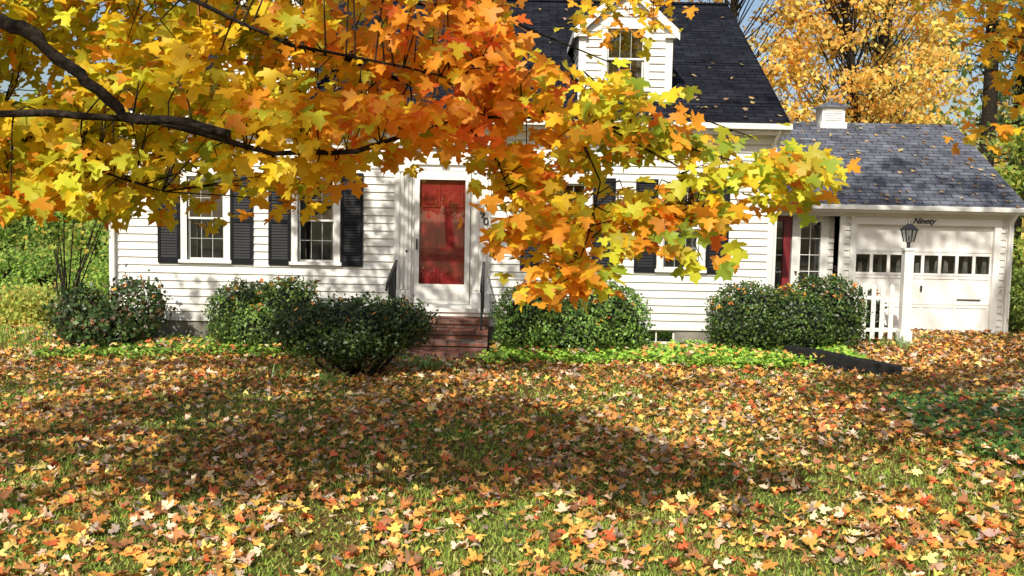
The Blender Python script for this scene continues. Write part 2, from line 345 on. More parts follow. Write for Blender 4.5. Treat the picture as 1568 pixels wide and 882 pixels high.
for dc in (1.78,-4.07):
    d=MB(); yd=16.55; w=.73; z0=rz(yd)-.02; ze=5.22; zp=5.88
    op=[(dc-.33,dc+.33,4.32,5.22)]
    def sp(z,dc=dc):
        if z<=ze: return (dc-w,dc+w)
        t=(z-ze)/(zp-ze); return (dc-w*(1-t),dc+w*(1-t))
    siding(d,(0,yd,0),(1,0,0),(0,-1,0),z0,zp-.05,.125,sp,op)
    window(d,dc,4.2,5.28,.78,yd,.085,3,1,True)
    yr=RY0+(ze-RZ0)/(RZ1-RZ0)*(RY1-RY0)
    yp=RY0+(zp-RZ0)/(RZ1-RZ0)*(RY1-RY0)
    for s in (-1,1):
        xx=dc+s*w
        siding(d,(xx,yd,0),(0,1,0),(s,0,0),z0,ze,.125,lambda z:(max(0,0),max(.01,RY0+(z-RZ0)/(RZ1-RZ0)*(RY1-RY0)-yd+.08)))
        d.box(min(xx+.036*s,xx-.08*s),max(xx+.036*s,xx-.08*s),yd-.04,yd+.05,z0,ze,'trim')
        ex=dc+s*(w+.13); ez=ze-.12*(zp-ze)/w
        d.poly([(ex,yd-.14,ez+.05),(dc,yd-.14,zp+.05),(dc,yp+.3,zp+.05),(ex,yr+.1,ez+.05)],'roof')
        d.poly([(ex,yd-.14,ez-.0),(dc,yd-.14,zp-.0),(dc,yp+.3,zp-.0),(ex,yr+.1,ez-.0)],'trim')
        d.poly([(ex,yd-.145,ez-.1),(ex,yd-.145,ez+.055),(dc,yd-.145,zp+.055),(dc,yd-.145,zp-.1)],'trim')
        d.poly([(ex,yd-.145,ez-.04),(ex,yd-.145,ez+.055),(ex,yr+.1,ez+.055),(ex,yr+.1,ez-.04)],'trim')
        d.box(min(ex,dc+s*(w-.1)),max(ex,dc+s*(w-.1)),yd-.13,yd-.045,ez-.06,ez+.0,'trim')
    d.build('dormer',house)
dr=MB(); DX=-1.15
for s in (-1,1):
    a,bb=(DX-.78,DX-.5) if s<0 else (DX+.5,DX+.78)
    dr.box(a,bb,YF-.06,YF+.05,.62,2.92,'trim'); dr.box(a+.05,a+.09,YF-.085,YF-.06,.9,2.8,'trim'); dr.box(bb-.09,bb-.05,YF-.085,YF-.06,.9,2.8,'trim'); dr.box(a+.12,bb-.12,YF-.085,YF-.06,.9,2.8,'trim')
    dr.box(a-.01,bb+.01,YF-.1,YF-.02,.62,.86,'trim'); dr.box(a-.01,bb+.01,YF-.1,YF-.02,2.8,2.92,'trim')
dr.box(DX-.78,DX+.78,YF-.07,YF+.05,2.92,3.18,'trim'); dr.box(DX-.84,DX+.84,YF-.14,YF+.05,3.18,3.24,'trim'); dr.box(DX-.88,DX+.88,YF-.2,YF+.05,3.24,3.32,'trim')
for a,bb in ((DX-.5,DX-.458),(DX+.458,DX+.5)): dr.box(a,bb,YF-.02,YF+.1,.66,2.82,'trim')
dr.box(DX-.5,DX+.5,YF-.02,YF+.1,2.828,2.92,'trim')
yy=YF-.07
dr.box(DX-.45,DX-.37,yy,yy+.035,.67,2.82,'trim'); dr.box(DX+.37,DX+.45,yy,yy+.035,.67,2.82,'trim'); dr.box(DX-.37,DX+.37,yy,yy+.035,2.68,2.82,'trim'); dr.box(DX-.37,DX+.37,yy,yy+.035,.67,.99,'trim')
dr.box(DX-.3,DX+.3,yy-.012,yy,.74,.92,'trim')
dr.poly([(DX-.37,yy+.02,.99),(DX+.37,yy+.02,.99),(DX+.37,yy+.02,2.68),(DX-.37,yy+.02,2.68)],'sglass')
dr.box(DX-.45,DX+.45,YF+.03,YF+.07,.66,2.82,'red')
for (a,bb) in ((.78,1.35),(1.45,2.15),(2.24,2.6)):
    for (c,dd) in ((-.33,-.04),(.04,.33)):
        dr.box(DX+c,DX+dd,YF+.008,YF+.03,a,bb,'red'); dr.box(DX+c+.05,DX+dd-.05,YF-.014,YF+.008,a+.05,bb-.05,'red')
dr.box(DX-.415,DX-.395,yy-.05,yy,1.55,1.72,'iron'); dr.tube([(DX-.57,YF-.1,1.52),(DX-.57,YF-.05,1.52)],[.02,.02],'iron')
dr.box(DX-.8,DX+.8,YF-.28,YF-.02,.56,.62,'trim'); dr.box(DX-.5,DX+.5,YF-.15,YF+.0,.62,.665,'trim')
dr.box(DX-.78,DX+.78,YF-.24,YF-.02,.49,.56,'trim')
dr.box(DX-.06,DX+.06,YF-.2,YF-.08,2.98,3.16,'iron')
dr.build('front_door',house)
def text(name,s,x,y,z,size,mat,parent,shear=0,off=.003):
    c=bpy.data.curves.new(name,'FONT'); c.body=s; c.size=size; c.extrude=.006; c.shear=shear; c.offset=off; c.align_x='CENTER'
    c.materials.append(M[mat]); o=bpy.data.objects.new(name,c); o.location=(x,y,z); o.rotation_euler=(R(90),0,0); link(o,parent)
text('house_number_9','9',-.50,YF-.1,2.08,.17,'iron',house); text('house_number_0','0',-.44,YF-.1,1.97,.17,'iron',house)
stp=MB(); sx0,sx1=-1.95,-.36
for i,(zt,yf_) in enumerate(((.47,15.5),(.345,15.15),(.22,14.8),(.095,14.45))):
    stp.box(sx0,sx1,yf_,YF-.005-.001*i,zt-.125,zt-.022,'brick')
    for j in range(8):
        a=sx0-.01+(sx1-sx0+.02)*j/8; stp.box(a+.004,a+(sx1-sx0+.02)/8-.004,yf_-.035,yf_+.2,zt-.045,zt+.012+.003*((i*3+j*5)%4),'brick')
    stp.box(sx0,sx1,yf_+.2,YF-.006-.001*i,zt-.03,zt+.011,'brick')
stp.box(sx0+.002,sx1-.002,14.47,YF-.01,-.3,-.03,'brick')
stp.build('brick_steps')
rl=MB()
for xx in (-1.88,-.46):
    rl.tube([(xx,15.2,.3),(xx,15.2,1.15)],[.018]*2,'iron'); rl.tube([(xx,16.0,.45),(xx,16.0,1.35)],[.018]*2,'iron')
    rl.tube([(xx,14.85,.98),(xx,14.95,1.08),(xx,15.2,1.16),(xx,16.0,1.36),(xx,16.1,1.36)],[.02]*5,'iron')
    rl.tube([(xx,15.2,.5),(xx,16.0,.62)],[.01]*2,'iron')
    for i in range(1,7):
        y_=15.2+.8*i/7; rl.tube([(xx,y_,.5+.12*i/7),(xx,y_,1.16+.2*i/7)],[.008]*2,'iron',6)
rl.build('iron_stair_railing')
# ------------------------------------------------------------------ garage
gar=empty('attached_garage'); GY=18.6; GX0,GX1=6.08,9.28; gz=.09
gr=MB()
siding(gr,(0,GY,0),(1,0,0),(0,-1,0),gz,2.3,.125,lambda z:(GX0+.1,GX1-.1),[(6.28,9.08,gz,2.22)])
GRZ0,GRY0,GRY1,GRZ1=2.44,18.28,21.6,4.22
def gs2(z):
    t=max(0,(z-2.4)/(GRZ1-2.4)); h=3.0; return (h*t,2*h-h*t)
siding(gr,(GX1,GY,0),(0,1,0),(1,0,0),gz,4.1,.125,gs2)
gr.box(GX0,GX0+.1,GY-.04,GY+.3,gz,2.3,'trim'); gr.box(GX1-.1,GX1+.036,GY-.04,GY+.1,gz,2.3,'trim')
gr.box(4.2,GX1+.045,GY-.046,GY+.02,2.22,2.42,'trim')
gr.box(6.28,6.4,GY-.052,GY+.05,gz,2.215,'trim'); gr.box(8.96,9.08,GY-.052,GY+.05,gz,2.215,'trim'); gr.box(6.4,8.96,GY-.052,GY+.05,2.08,2.215,'trim')
BY=GY+.3
siding(gr,(0,BY,0),(1,0,0),(0,-1,0),gz,2.4,.125,lambda z:(4.2,GX0),[(4.6,5.97,gz,2.28)])
gr.poly([(GX0,GY,gz),(GX0,BY,gz),(GX0,BY,2.4),(GX0,GY,2.4)],'trim')
gr.box(4.2,GX0,GY,BY,.02,.12,'concrete')
gr.build('walls',gar)
bd=MB()
bd.box(4.6,4.7,BY-.03,BY+.05,.12,2.28,'trim')
bd.box(4.7,4.80,BY-.03,BY+.05,.12,2.2,'maroon'); bd.box(5.12,5.26,BY-.03,BY+.05,.12,2.2,'maroon'); bd.box(4.80,5.12,BY-.03,BY+.05,2.1,2.2,'maroon'); bd.box(4.80,5.12,BY-.02,BY+.05,.12,.5,'maroon'); bd.box(4.7,5.28,BY-.03,BY+.05,2.2,2.28,'trim')
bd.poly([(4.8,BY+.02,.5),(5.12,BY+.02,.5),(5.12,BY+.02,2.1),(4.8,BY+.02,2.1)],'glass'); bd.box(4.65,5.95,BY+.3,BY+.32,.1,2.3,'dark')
bd.box(4.953,4.967,BY+.005,BY+.03,.5,2.1,'trim')
for i in range(1,5): bd.box(4.8,5.12,BY+.006,BY+.028,.5+1.6*i/5-.007,.5+1.6*i/5+.007,'trim')
bd.box(5.28,5.44,BY-.05,BY+.05,.12,2.28,'trim'); bd.box(5.82,5.97,BY-.05,BY+.05,.12,2.28,'trim'); bd.box(5.44,5.82,BY-.04,BY+.05,2.1,2.28,'trim'); bd.box(5.44,5.82,BY-.04,BY+.05,.12,.85,'trim')
bd.poly([(5.44,BY+.0,.85),(5.82,BY+.0,.85),(5.82,BY+.0,2.1),(5.44,BY+.0,2.1)],'glass')
bd.box(5.624,5.636,BY-.02,BY+.02,.85,2.1,'trim')
for i in range(1,4): bd.box(5.44,5.82,BY-.019,BY+.018,.85+1.25*i/4-.006,.85+1.25*i/4+.006,'trim')
bd.tube([(5.36,BY-.12,1.15),(5.36,BY-.05,1.15)],[.02]*2,'iron'); bd.tube([(6.0,GY-.05,1.3),(6.02,GY-.12,1.26),(6.03,GY-.08,1.2),(6.0,GY-.05,1.22)],[.012]*4,'iron')
bd.build('breezeway_doors',gar)
gd=MB(); yd=GY+.03; A,B_=6.4,8.96
rows=[(gz,.58),(.60,1.12),(1.14,1.56),(1.58,2.08)]
gd.box(A,B_,yd+.016,yd+.05,gz,1.14,'trim'); gd.box(A,B_,yd+.016,yd+.05,1.56,2.08,'trim')
cols=8; cw=(B_-A)/cols
for ri,(a,bb) in enumerate(rows):
    gd.box(A,B_,yd,yd+.028,a,a+.045,'trim'); gd.box(A,B_,yd,yd+.028,bb-.04,bb,'trim')
    for i in range(cols+1):
        if ri!=2 and i%2==1: continue
        xx=A+cw*i; gd.box(max(A,xx-.028),min(B_,xx+.028),yd+.002,yd+.029,a+.045,bb-.04,'trim')
    for i in range(cols):
        l,r=A+cw*i+.028,A+cw*(i+1)-.028
        if ri==2: gd.poly([(l,yd+.02,a+.045),(r,yd+.02,a+.045),(r,yd+.02,bb-.04),(l,yd+.02,bb-.04)],'glass')
for i in range(14):
    xx=A+.1+i*.18; gd.poly([(xx,yd+.12+.03*(i%2),1.1),(xx+.11,yd+.14,1.1),(xx+.09,yd+.14,1.38+.1*(i%3)),(xx+.02,yd+.13,1.36+.08*(i%2))],'curtain')
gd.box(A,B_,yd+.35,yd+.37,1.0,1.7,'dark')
gd.box(8.35,8.8,yd-.012,yd-.001,.69,.71,'iron'); gd.box(7.65,7.68,yd-.04,yd-.001,.85,.95,'iron')
gd.box(7.5,7.8,yd-.03,yd-.001,gz+.02,gz+.04,'iron')
gd.build('garage_door',gar)
text('ninety_sign','Ninety',7.62,GY-.06,2.11,.15,'iron',gar,.4)
rf=MB(); x0,x1=4.25,9.43
for ys in (1,-1):
    ye=GRY0 if ys==1 else 2*GRY1-GRY0
    rf.poly([(x0,ye,GRZ0),(x1,ye,GRZ0),(x1,GRY1,GRZ1),(x0,GRY1,GRZ1)],'roof_sunlit')
    rf.poly([(x0,ye,GRZ0-.05),(x1,ye,GRZ0-.05),(x1,GRY1,GRZ1-.05),(x0,GRY1,GRZ1-.05)],'trim')
    rf.poly([(x1,ye,GRZ0-.16),(x1,ye,GRZ0+.005),(x1,GRY1,GRZ1+.005),(x1,GRY1,GRZ1-.16)],'trim')
rf.box(x0,x1,GRY0,GRY0+.02,GRZ0-.14,GRZ0-.005,'trim'); rf.box(x0,x1,GRY0+.02,BY,GRZ0-.09,GRZ0-.07,'trim'); rf.box(x0,x1,GRY0-.09,GRY0-.005,GRZ0-.09,GRZ0-.015,'trim')
rf.tube([(GX1-.05,GY-.08,.1),(GX1-.05,GY-.08,2.1),(GX1-.05,GRY0-.03,2.36)],[.035]*3,'trim')
rf.build('roof',gar)
cp=MB(); cx=6.75; cy=GRY1
cp.box(cx-.24,cx+.24,cy-.24,cy+.24,4.0,4.52,'trim'); cp.box(cx-.28,cx+.28,cy-.28,cy+.28,4.0,4.2,'trim')
for i in range(5): cp.box(cx-.18,cx+.18,cy-.262,cy-.24,4.24+i*.05,4.265+i*.05,'trim')
i0=[(cx-.34,cy-.34,4.52),(cx+.34,cy-.34,4.52),(cx+.34,cy+.34,4.52),(cx-.34,cy+.34,4.52)]; ap=(cx,cy,4.68)
cp.poly(i0[::-1],'trim')
for i in range(4): cp.poly([i0[i],i0[(i+1)%4],ap],'roof_sunlit')
cp.tube([(cx,cy,4.65),(cx,cy,4.74)],[.03,.02],'concrete')
cp.build('cupola',gar)
def roofleaves(name,n,xa,xb,y0,z0,y1,z1,par):
    t=rng.random(n)**1.3; x=xa+(xb-xa)*rng.random(n); y=y0+(y1-y0)*t; z=z0+(z1-z0)*t+.03
    sl=(z1-z0)/(y1-y0); nr=np.stack([rng.normal(size=n)*.2,np.full(n,-sl)+rng.normal(size=n)*.2,np.ones(n)],1)
    leaves(name,np.stack([x,y,z],1),nr,rng.normal(size=(n,3)),.05+.05*rng.random(n),pick([((.42,.32,.18),2),((.5,.36,.14),1.5),((.28,.18,.1),2)],n),MAPS,MAPS_F,M['fallen'],.4,par)
roofleaves('roof_fallen_leaves',220,XL,XR,RY0,RZ0,RY1,RZ1,house); roofleaves('roof_fallen_leaves',150,4.4,9.3,GRY0,GRZ0,GRY1,GRZ1,gar)
# ------------------------------------------------------------------ fence, lamp, timber
fn=MB(); fy=16.6; fz=.15
for i in range(5):
    x=5.72+i*.15; fn.box(x,x+.075,fy,fy+.02,fz+.03,1.06,'trim'); fn.poly([(x,fy,1.06),(x+.075,fy,1.06),(x+.0375,fy,1.11)],'trim'); fn.poly([(x,fy+.02,1.06),(x+.0375,fy+.02,1.11),(x+.075,fy+.02,1.06)],'trim')
fn.box(5.66,6.5,fy+.021,fy+.06,.3,.36,'trim'); fn.box(5.66,6.5,fy+.021,fy+.06,.84,.9,'trim'); fn.box(5.58,5.68,fy-.02,fy+.08,0,1.1,'trim')
fn.build('picket_fence')
lp=MB(); lx,ly=6.55,16.5
lp.box(lx-.075,lx+.075,ly-.075,ly+.075,0,1.68,'trim'); lp.box(lx-.1,lx+.1,ly-.1,ly+.1,0.05,.34,'trim'); lp.box(lx-.095,lx+.095,ly-.095,ly+.095,1.68,1.72,'trim')
lp.tube([(lx,ly,1.72),(lx,ly,1.80),(lx,ly,1.82)],[.03,.03,.06],'iron')
b0,b1=.06,.095
for s in range(4):
    c=[(-1,-1),(1,-1),(1,1),(-1,1)]; p,q=c[s],c[(s+1)%4]
    lp.tube([(lx+p[0]*b0,ly+p[1]*b0,1.82),(lx+p[0]*b1,ly+p[1]*b1,2.02)],[.011]*2,'iron',6)
    lp.poly([(lx+p[0]*b0,ly+p[1]*b0,1.82),(lx+q[0]*b0,ly+q[1]*b0,1.82),(lx+q[0]*b1,ly+q[1]*b1,2.02),(lx+p[0]*b1,ly+p[1]*b1,2.02)],'glass')
    lp.poly([(lx+p[0]*.12,ly+p[1]*.12,2.02),(lx+q[0]*.12,ly+q[1]*.12,2.02),(lx+q[0]*.03,ly+q[1]*.03,2.12),(lx+p[0]*.03,ly+p[1]*.03,2.12)],'iron')
lp.tube([(lx,ly,1.83),(lx,ly,1.93)],[.02,.02],'curtain'); lp.box(lx-.12,lx+.12,ly-.12,ly+.12,2.012,2.019,'iron'); lp.tube([(lx,ly,2.11),(lx,ly,2.16),(lx,ly,2.2)],[.03,.015,.004],'iron')
lp.build('lamp_post')
tm=MB(); a=Vector((4.22,15.0,0)); b_=Vector((5.22,13.3,0)); d=(b_-a); Lh=d.length; ang=math.atan2(d.y,d.x)
M4=Matrix.Translation((a.x,a.y,float(zg(a.x,a.y))))@Matrix.Rotation(ang,4,'Z')@Matrix.Rotation(R(.5),4,'Y')
tm.box(0,Lh*.52,-.1,.1,-.1,.25,'wood',M4); tm.box(Lh*.525,Lh,-.1,.1,-.12,.24,'wood',M4); tmo=tm.build('landscape_timber')
bv=tmo.modifiers.new('b','BEVEL'); bv.width=.012; bv.segments=2
# ------------------------------------------------------------------ shrubs
def shrub(name,lobes,n,leaf,pal,e=2.8,litter=0,stems=False,core=True,ragged=.12,cs=.76):
    root=empty(name); P=[];Nn=[];
    tot=sum(l[3]*l[5] for l in lobes)
    cm=MB()
    for (cx,cy,cz,rx,ry,rzz) in lobes:
        k=int(n*rx*rzz/tot); d=norm(rng.normal(size=(k,3))); q=(np.abs(d)**e).sum(1)**(-1/e)
        lump=1+.08*np.sin(d[:,0]*9+cx*3)*np.sin(d[:,2]*8+cy)+.06*np.sin(d[:,0]*19+d[:,1]*15+d[:,2]*6)
        rad=(.78+.24*rng.random(k)**.6)*lump+ragged*rng.random(k)**5
        p=d*(q*rad)[:,None]*np.array([rx,ry,rzz])+np.array([cx,cy,cz]); P.append(p); Nn.append(d*np.array([1/rx,1/ry,1/rzz]))
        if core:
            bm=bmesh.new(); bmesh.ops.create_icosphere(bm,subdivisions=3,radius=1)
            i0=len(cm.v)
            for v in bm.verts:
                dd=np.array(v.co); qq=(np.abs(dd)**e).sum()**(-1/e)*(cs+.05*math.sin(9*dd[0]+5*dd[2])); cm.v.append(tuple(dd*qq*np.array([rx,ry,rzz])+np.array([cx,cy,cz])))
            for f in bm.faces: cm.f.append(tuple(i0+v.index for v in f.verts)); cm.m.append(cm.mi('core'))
            bm.free()
    P=np.concatenate(P); Nn=norm(np.concatenate(Nn)); k=P[:,2]>zg(P[:,0],P[:,1])+.02; P,Nn=P[k],Nn[k]; n=len(P)
    col=pick(pal,n,.3)*(1+.35*np.sin(P[:,0]*7+P[:,2]*5)*np.sin(P[:,0]*3-P[:,2]*9))[:,None]
    tip=Nn*.6+rng.normal(size=(n,3))*.6+np.array([0,0,.5])
    leaves('foliage',P,Nn+rng.normal(size=(n,3))*.6,tip,leaf*(.7+.6*rng.random(n)),col,DIA,DIA_F,M['green'],.3,root)
    if litter:
        top=P[(Nn[:,2]>.3)]; i=rng.choice(len(top),litter); pp=top[i]+np.array([0,0,.02]); m=litter
        leaves('fallen_leaf_litter',pp,np.stack([rng.normal(size=m)*.5,rng.normal(size=m)*.5-.3,np.ones(m)],1),rng.normal(size=(m,3)),.05+.05*rng.random(m),pick([((.7,.35,.05),2),((.6,.2,.05),1.5),((.4,.2,.08),1)],m),MAPS,MAPS_F,M['fallen'],.4,root)
    if core: cm.build('dark_core',root,True)  # one solid near-black lump per lobe, behind the leaves
    if stems:
        s=MB()
        for i in range(16):
            cx,cy,cz,rx,ry,rzz=random.choice(lobes); bx=lobes[0][0]+random.gauss(0,.12); by=lobes[0][1]+random.gauss(0,.08)
            s.tube([(bx,by,float(zg(bx,by))-.05),((bx+cx)/2+random.gauss(0,.1),by,.2),(cx+random.uniform(-.8,.8)*rx,cy+random.uniform(-.5,.5)*ry,cz+random.uniform(-.3,.5)*rzz)],[.028,.02,.006],'bark',6)
        s.build('stems',root,True)
    return root
shrub('yew_shrub',[(-6.65,15.3,.45,.42,.45,.42),(-5.85,15.4,.5,.42,.4,.48),(-6.2,15.1,.3,.5,.4,.3)],4200,.085,[((.05,.09,.03),3),((.09,.15,.04),2),((.17,.10,.05),1)],2.0,20,True,False,.45)
shrub('yew_shrub',[(-4.05,15.2,.52,.58,.5,.50),(-3.4,15.1,.60,.5,.5,.50),(-3.7,14.9,.35,.65,.4,.36)],14000,.05,[((.08,.15,.03),3),((.13,.24,.04),3),((.26,.36,.07),2),((.04,.08,.02),1.6)],2.2,80,True)
shrub('yew_shrub',[(-2.0,12.9,.66,.62,.55,.36),(-2.6,12.9,.60,.45,.45,.32),(-1.5,13.0,.70,.45,.45,.30),(-2.05,12.7,.48,.5,.42,.26)],15000,.048,[((.028,.05,.012),3),((.05,.09,.02),3),((.10,.16,.035),1.3)],2.1,45,True,True,.3)
shrub('boxwood_shrub',[(.35,15.2,.52,.60,.5,.52),(1.0,15.0,.40,.6,.45,.42),(1.45,15.2,.56,.64,.5,.54)],16000,.05,[((.12,.22,.04),3),((.18,.33,.06),3),((.30,.46,.09),2),((.05,.09,.025),1.3)],2.4,60)
shrub('boxwood_shrub',[(3.75,15.6,.57,.62,.5,.54),(4.4,15.5,.52,.55,.5,.5),(5.0,15.9,.62,.62,.5,.6)],16000,.05,[((.045,.09,.02),3),((.08,.14,.03),3),((.15,.23,.04),1.3)],2.8,120)
shrub('yew_shrub',[(6.0,17.25,.5,.42,.3,.45)],4500,.05,[((.025,.045,.01),3),((.05,.08,.02),2)],2.6,10)
n=26000; x=-7+12.2*rng.random(n); y=14.0+1.9*rng.random(n); edge=14.25+.22*pn(x,x*.3,1.6)
k=(y>edge)&~((x>-2.05)&(x<-.3)&(y>14.3))&((x>-2)|(rng.random(n)<.55)); x,y=x[k],y[k]; n=len(x)
z=zg(x,y)+.03+.14*rng.random(n)*(1+.4*pn(x,y,3))
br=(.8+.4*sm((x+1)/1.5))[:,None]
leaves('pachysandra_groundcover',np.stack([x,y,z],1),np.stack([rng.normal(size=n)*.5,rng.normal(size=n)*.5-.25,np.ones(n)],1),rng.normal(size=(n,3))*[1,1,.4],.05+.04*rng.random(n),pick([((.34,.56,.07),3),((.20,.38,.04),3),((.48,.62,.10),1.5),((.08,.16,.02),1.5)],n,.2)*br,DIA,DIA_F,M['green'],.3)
m=520; x=-7+11.8*rng.random(m); y=14.2+1.3*rng.random(m); k=~((x>-2.05)&(x<-.3)); x,y=x[k],y[k]; m=len(x)
leaves('fallen_leaves',np.stack([x,y,zg(x,y)+.18],1),np.stack([rng.normal(size=m)*.4,rng.normal(size=m)*.4-.2,np.ones(m)],1),rng.normal(size=(m,3)),.06+.04*rng.random(m),pick(PALF,m),MAPS,MAPS_F,M['fallen'],.4)
n=11000; x=3.4+5*rng.random(n); y=7.6+4.2*rng.random(n); k=(x>4.0+.3*pn(x,y,1.4)+.25*np.abs(y-9.8))&(pn(x,y,1.8)>-.55); x,y=x[k],y[k]; n=len(x)
leaves('ivy_patch',np.stack([x,y,zg(x,y)+.02+.08*rng.random(n)],1),np.stack([rng.normal(size=n)*.45,rng.normal(size=n)*.45-.3,np.ones(n)],1),rng.normal(size=(n,3))*[1,1,.3],.04+.04*rng.random(n),pick([((.09,.19,.04),3),((.15,.28,.05),2),((.24,.38,.09),1)],n),MAPS,MAPS_F,M['green'],.3)
m=1500; x=3.8+4*rng.random(m); y=7.6+4.2*rng.random(m)
leaves('fallen_leaves',np.stack([x,y,zg(x,y)+.09],1),np.stack([rng.normal(size=m)*.4,rng.normal(size=m)*.4-.1,np.ones(m)],1),rng.normal(size=(m,3))*[1,1,.2],.05+.05*rng.random(m),pick(PALF,m),MAPS,MAPS_F,M['fallen'],.5)
def straps(name,cx,cy,nb,ln,sp,colr):
    V=[];F=[];C=[]
    for i in range(nb):
        a=random.random()*6.28; l=ln*random.uniform(.6,1.2); r=random.uniform(.5,1); bx=cx+random.gauss(0,sp); by=cy+random.gauss(0,sp*.6); bz=float(zg(bx,by)); w=.011
        px,py=-math.sin(a),math.cos(a); c=np.array(colr)*random.uniform(.6,1.4)
        for j in range(6):
            t=j/5; d=l*t*r*.8; h=l*(1.1*t-1.0*t*t*r)*.9; ww=w*(1-t)**.6+.001; b0=len(V)
            V+=[(bx+math.cos(a)*d-px*ww,by+math.sin(a)*d-py*ww,bz+h),(bx+math.cos(a)*d+px*ww,by+math.sin(a)*d+py*ww,bz+h)]; C+=[c,c]
            if j: F.append((b0-2,b0-1,b0+1,b0))
    mesh_arr(name,np.array(V),np.array(F),M['green'],np.array(C))
straps('daylily_plant',-2.25,12.3,45,.36,.16,(.3,.44,.10)); straps('daylily_plant',-1.15,13.6,60,.42,.14,(.26,.42,.09)); straps('daylily_plant',-2.9,12.5,25,.33,.12,(.24,.4,.1))
straps('daylily_plant',6.3,16.2,50,.4,.22,(.2,.32,.08)); straps('daylily_plant',7.0,17.2,40,.35,.3,(.25,.36,.09))
shrub('garden_shrub',[(10.1,18.6,.7,.7,.7,.7)],5000,.08,[((.25,.33,.06),2),((.14,.22,.04),2)],2.2,10,False,False,.3)
# ------------------------------------------------------------------ near maples
def crown(par,name,clumps,per,sig,size,palf,T,TF,mat='leaf',droop=1.0,edge=True,nface=(-.0,-.75,.75)):
    C=np.array(clumps); n=len(C)*per; idx=np.repeat(np.arange(len(C)),per)
    p=C[idx]+rng.normal(size=(n,3))*np.array(sig)
    nr=rng.normal(size=(n,3))*.5+np.array(nface); tp=rng.normal(size=(n,3))*.5+np.array([.1,-.1,-droop])
    leaves(name,p,nr,tp,size*(.6+.65*rng.random(n)),palf(p,idx),T,TF,M[mat],.4,par,(rng.random(n)**4*.5) if edge else None)
YEL=np.array((.97,.70,.04)); YG=np.array((.74,.76,.06)); ORG=np.array((.96,.42,.04)); RED=np.array((.88,.20,.035)); GRN=np.array((.36,.50,.05)); OLV=np.array((.57,.52,.05)); GOLD=np.array((.95,.56,.035))
def mpal(p,idx):
    n=len(p); pal=np.array([YEL,YG,ORG,RED,GRN,OLV,GOLD]); x,z=p[:,0],p[:,2]
    wo=np.exp(-((x+.40)/.46)**2)*sm((z-2.4)/.3); wr=sm((x-.1)/.5); wl=sm((-x-1.3)/.5); low=sm((2.42-z)/.25)
    W=np.stack([2.0+1.0*(1-wr),.6+1.7*wl+1.8*wr,.55+3.8*wo+1.9*low,.05+1.1*wo+.25*low,.15+.5*wl+.9*wr,.1+.9*wr,1.1+.9*low+.4*wr],1)
    ci=rng.random(int(idx.max())+1)[idx]; u=(ci*.5+.5*rng.random(n)); W/=W.sum(1,keepdims=True); k=(u[:,None]>np.cumsum(W,1)).sum(1).clip(0,6)
    return pal[k]*(.8+.35*rng.random((n,1)))
mp1=empty('maple_tree'); wood=MB()
boughs=[[(-5.6,6.6,-.3),(-5.5,6.5,1.5),(-5.3,6.4,3.0),(-5.0,6.6,5.0),(-4.4,7,7.5),(-4,7.3,9)],
 [(-5.4,6.45,2.4),(-4.2,5.6,3.2),(-3.1,4.9,3.25),(-2.35,4.65,3.06),(-2.22,4.62,2.99),(-2.05,4.6,2.84),(-1.9,4.6,2.77),(-1.78,4.6,2.64),(-1.6,4.6,2.61),(-1.31,4.6,2.58)],
 [(-5.45,6.5,1.9),(-4.0,5.4,2.6),(-2.9,4.8,2.66),(-2.2,4.7,2.64),(-1.7,4.75,2.60),(-1.2,4.95,2.48),(-.8,5.1,2.52),(-.3,5.3,2.72),(.3,5.4,2.76),(1.0,5.5,2.6),(1.6,5.45,2.42)],
 [(-5.2,6.5,4),(-3.5,6.1,3.9),(-1.9,5.8,3.6),(-1.2,5.7,3.15),(-.6,5.7,2.95),(.2,5.6,3.0),(.8,5.6,2.85),(1.3,5.5,2.65)],
 [(-1.9,5.8,3.6),(-.9,5.9,3.5),(0,5.8,3.3),(.7,5.8,3.05)],
 [(-3.3,5.0,3.6),(-1.9,4.7,3.35),(-1.45,4.7,3.15),(-1.1,4.8,2.98),(-.7,5.0,2.95),(-.3,5.2,2.9)],
 [(-5.2,6.5,3.2),(-3.6,5.9,2.95),(-2.4,5.5,2.45),(-1.9,5.4,2.3)],
 [(.3,5.4,2.76),(.45,5.3,2.4),(.42,5.3,2.1),(.36,5.3,1.9)],[(.3,5.4,2.76),(.9,5.3,2.45),(1.0,5.3,2.15)],[(-.3,5.3,2.72),(-.1,5.3,2.5),(.02,5.3,2.2)]]
rads=[[.28,.24,.2,.15,.1,.05],[.13,.08,.05,.034,.032,.025,.028,.022,.023,.019],[.09,.05,.022,.017,.015,.013,.012,.010,.008,.005,.003],[.08,.06,.03,.018,.013,.009,.006,.003],[.02,.014,.009,.003],[.03,.014,.011,.009,.006,.003],[.06,.03,.01,.004],[.006,.005,.004,.002],[.006,.004,.002],[.006,.004,.002]]
BP=[]
for b,r in zip(boughs,rads):
    bj=[Vector(p)+Vector(rng.normal(size=3)*.012) for p in b]
    pp=[];rr=[]
    for i in range(len(bj)-1):
        for t in (0,.33,.66):
            pp.append(bj[i].lerp(bj[i+1],t)+Vector(rng.normal(size=3)*.3*min(r[i],.03))); rr.append((r[i]*(1-t)+r[i+1]*t)*random.uniform(.82,1.15))
    pp.append(bj[-1]); rr.append(r[-1])
    wood.tube(pp,rr,'bark',10)
    for i in range(len(b)-1):
        for t in np.linspace(0,1,10): BP.append(np.array(b[i])*(1-t)+np.array(b[i+1])*t)
BPA=np.array(BP); BPv=BPA[BPA[:,1]<6.2]; HEAVY=np.array([p for p in BP if p[1]<4.75 and p[0]<-1.2])
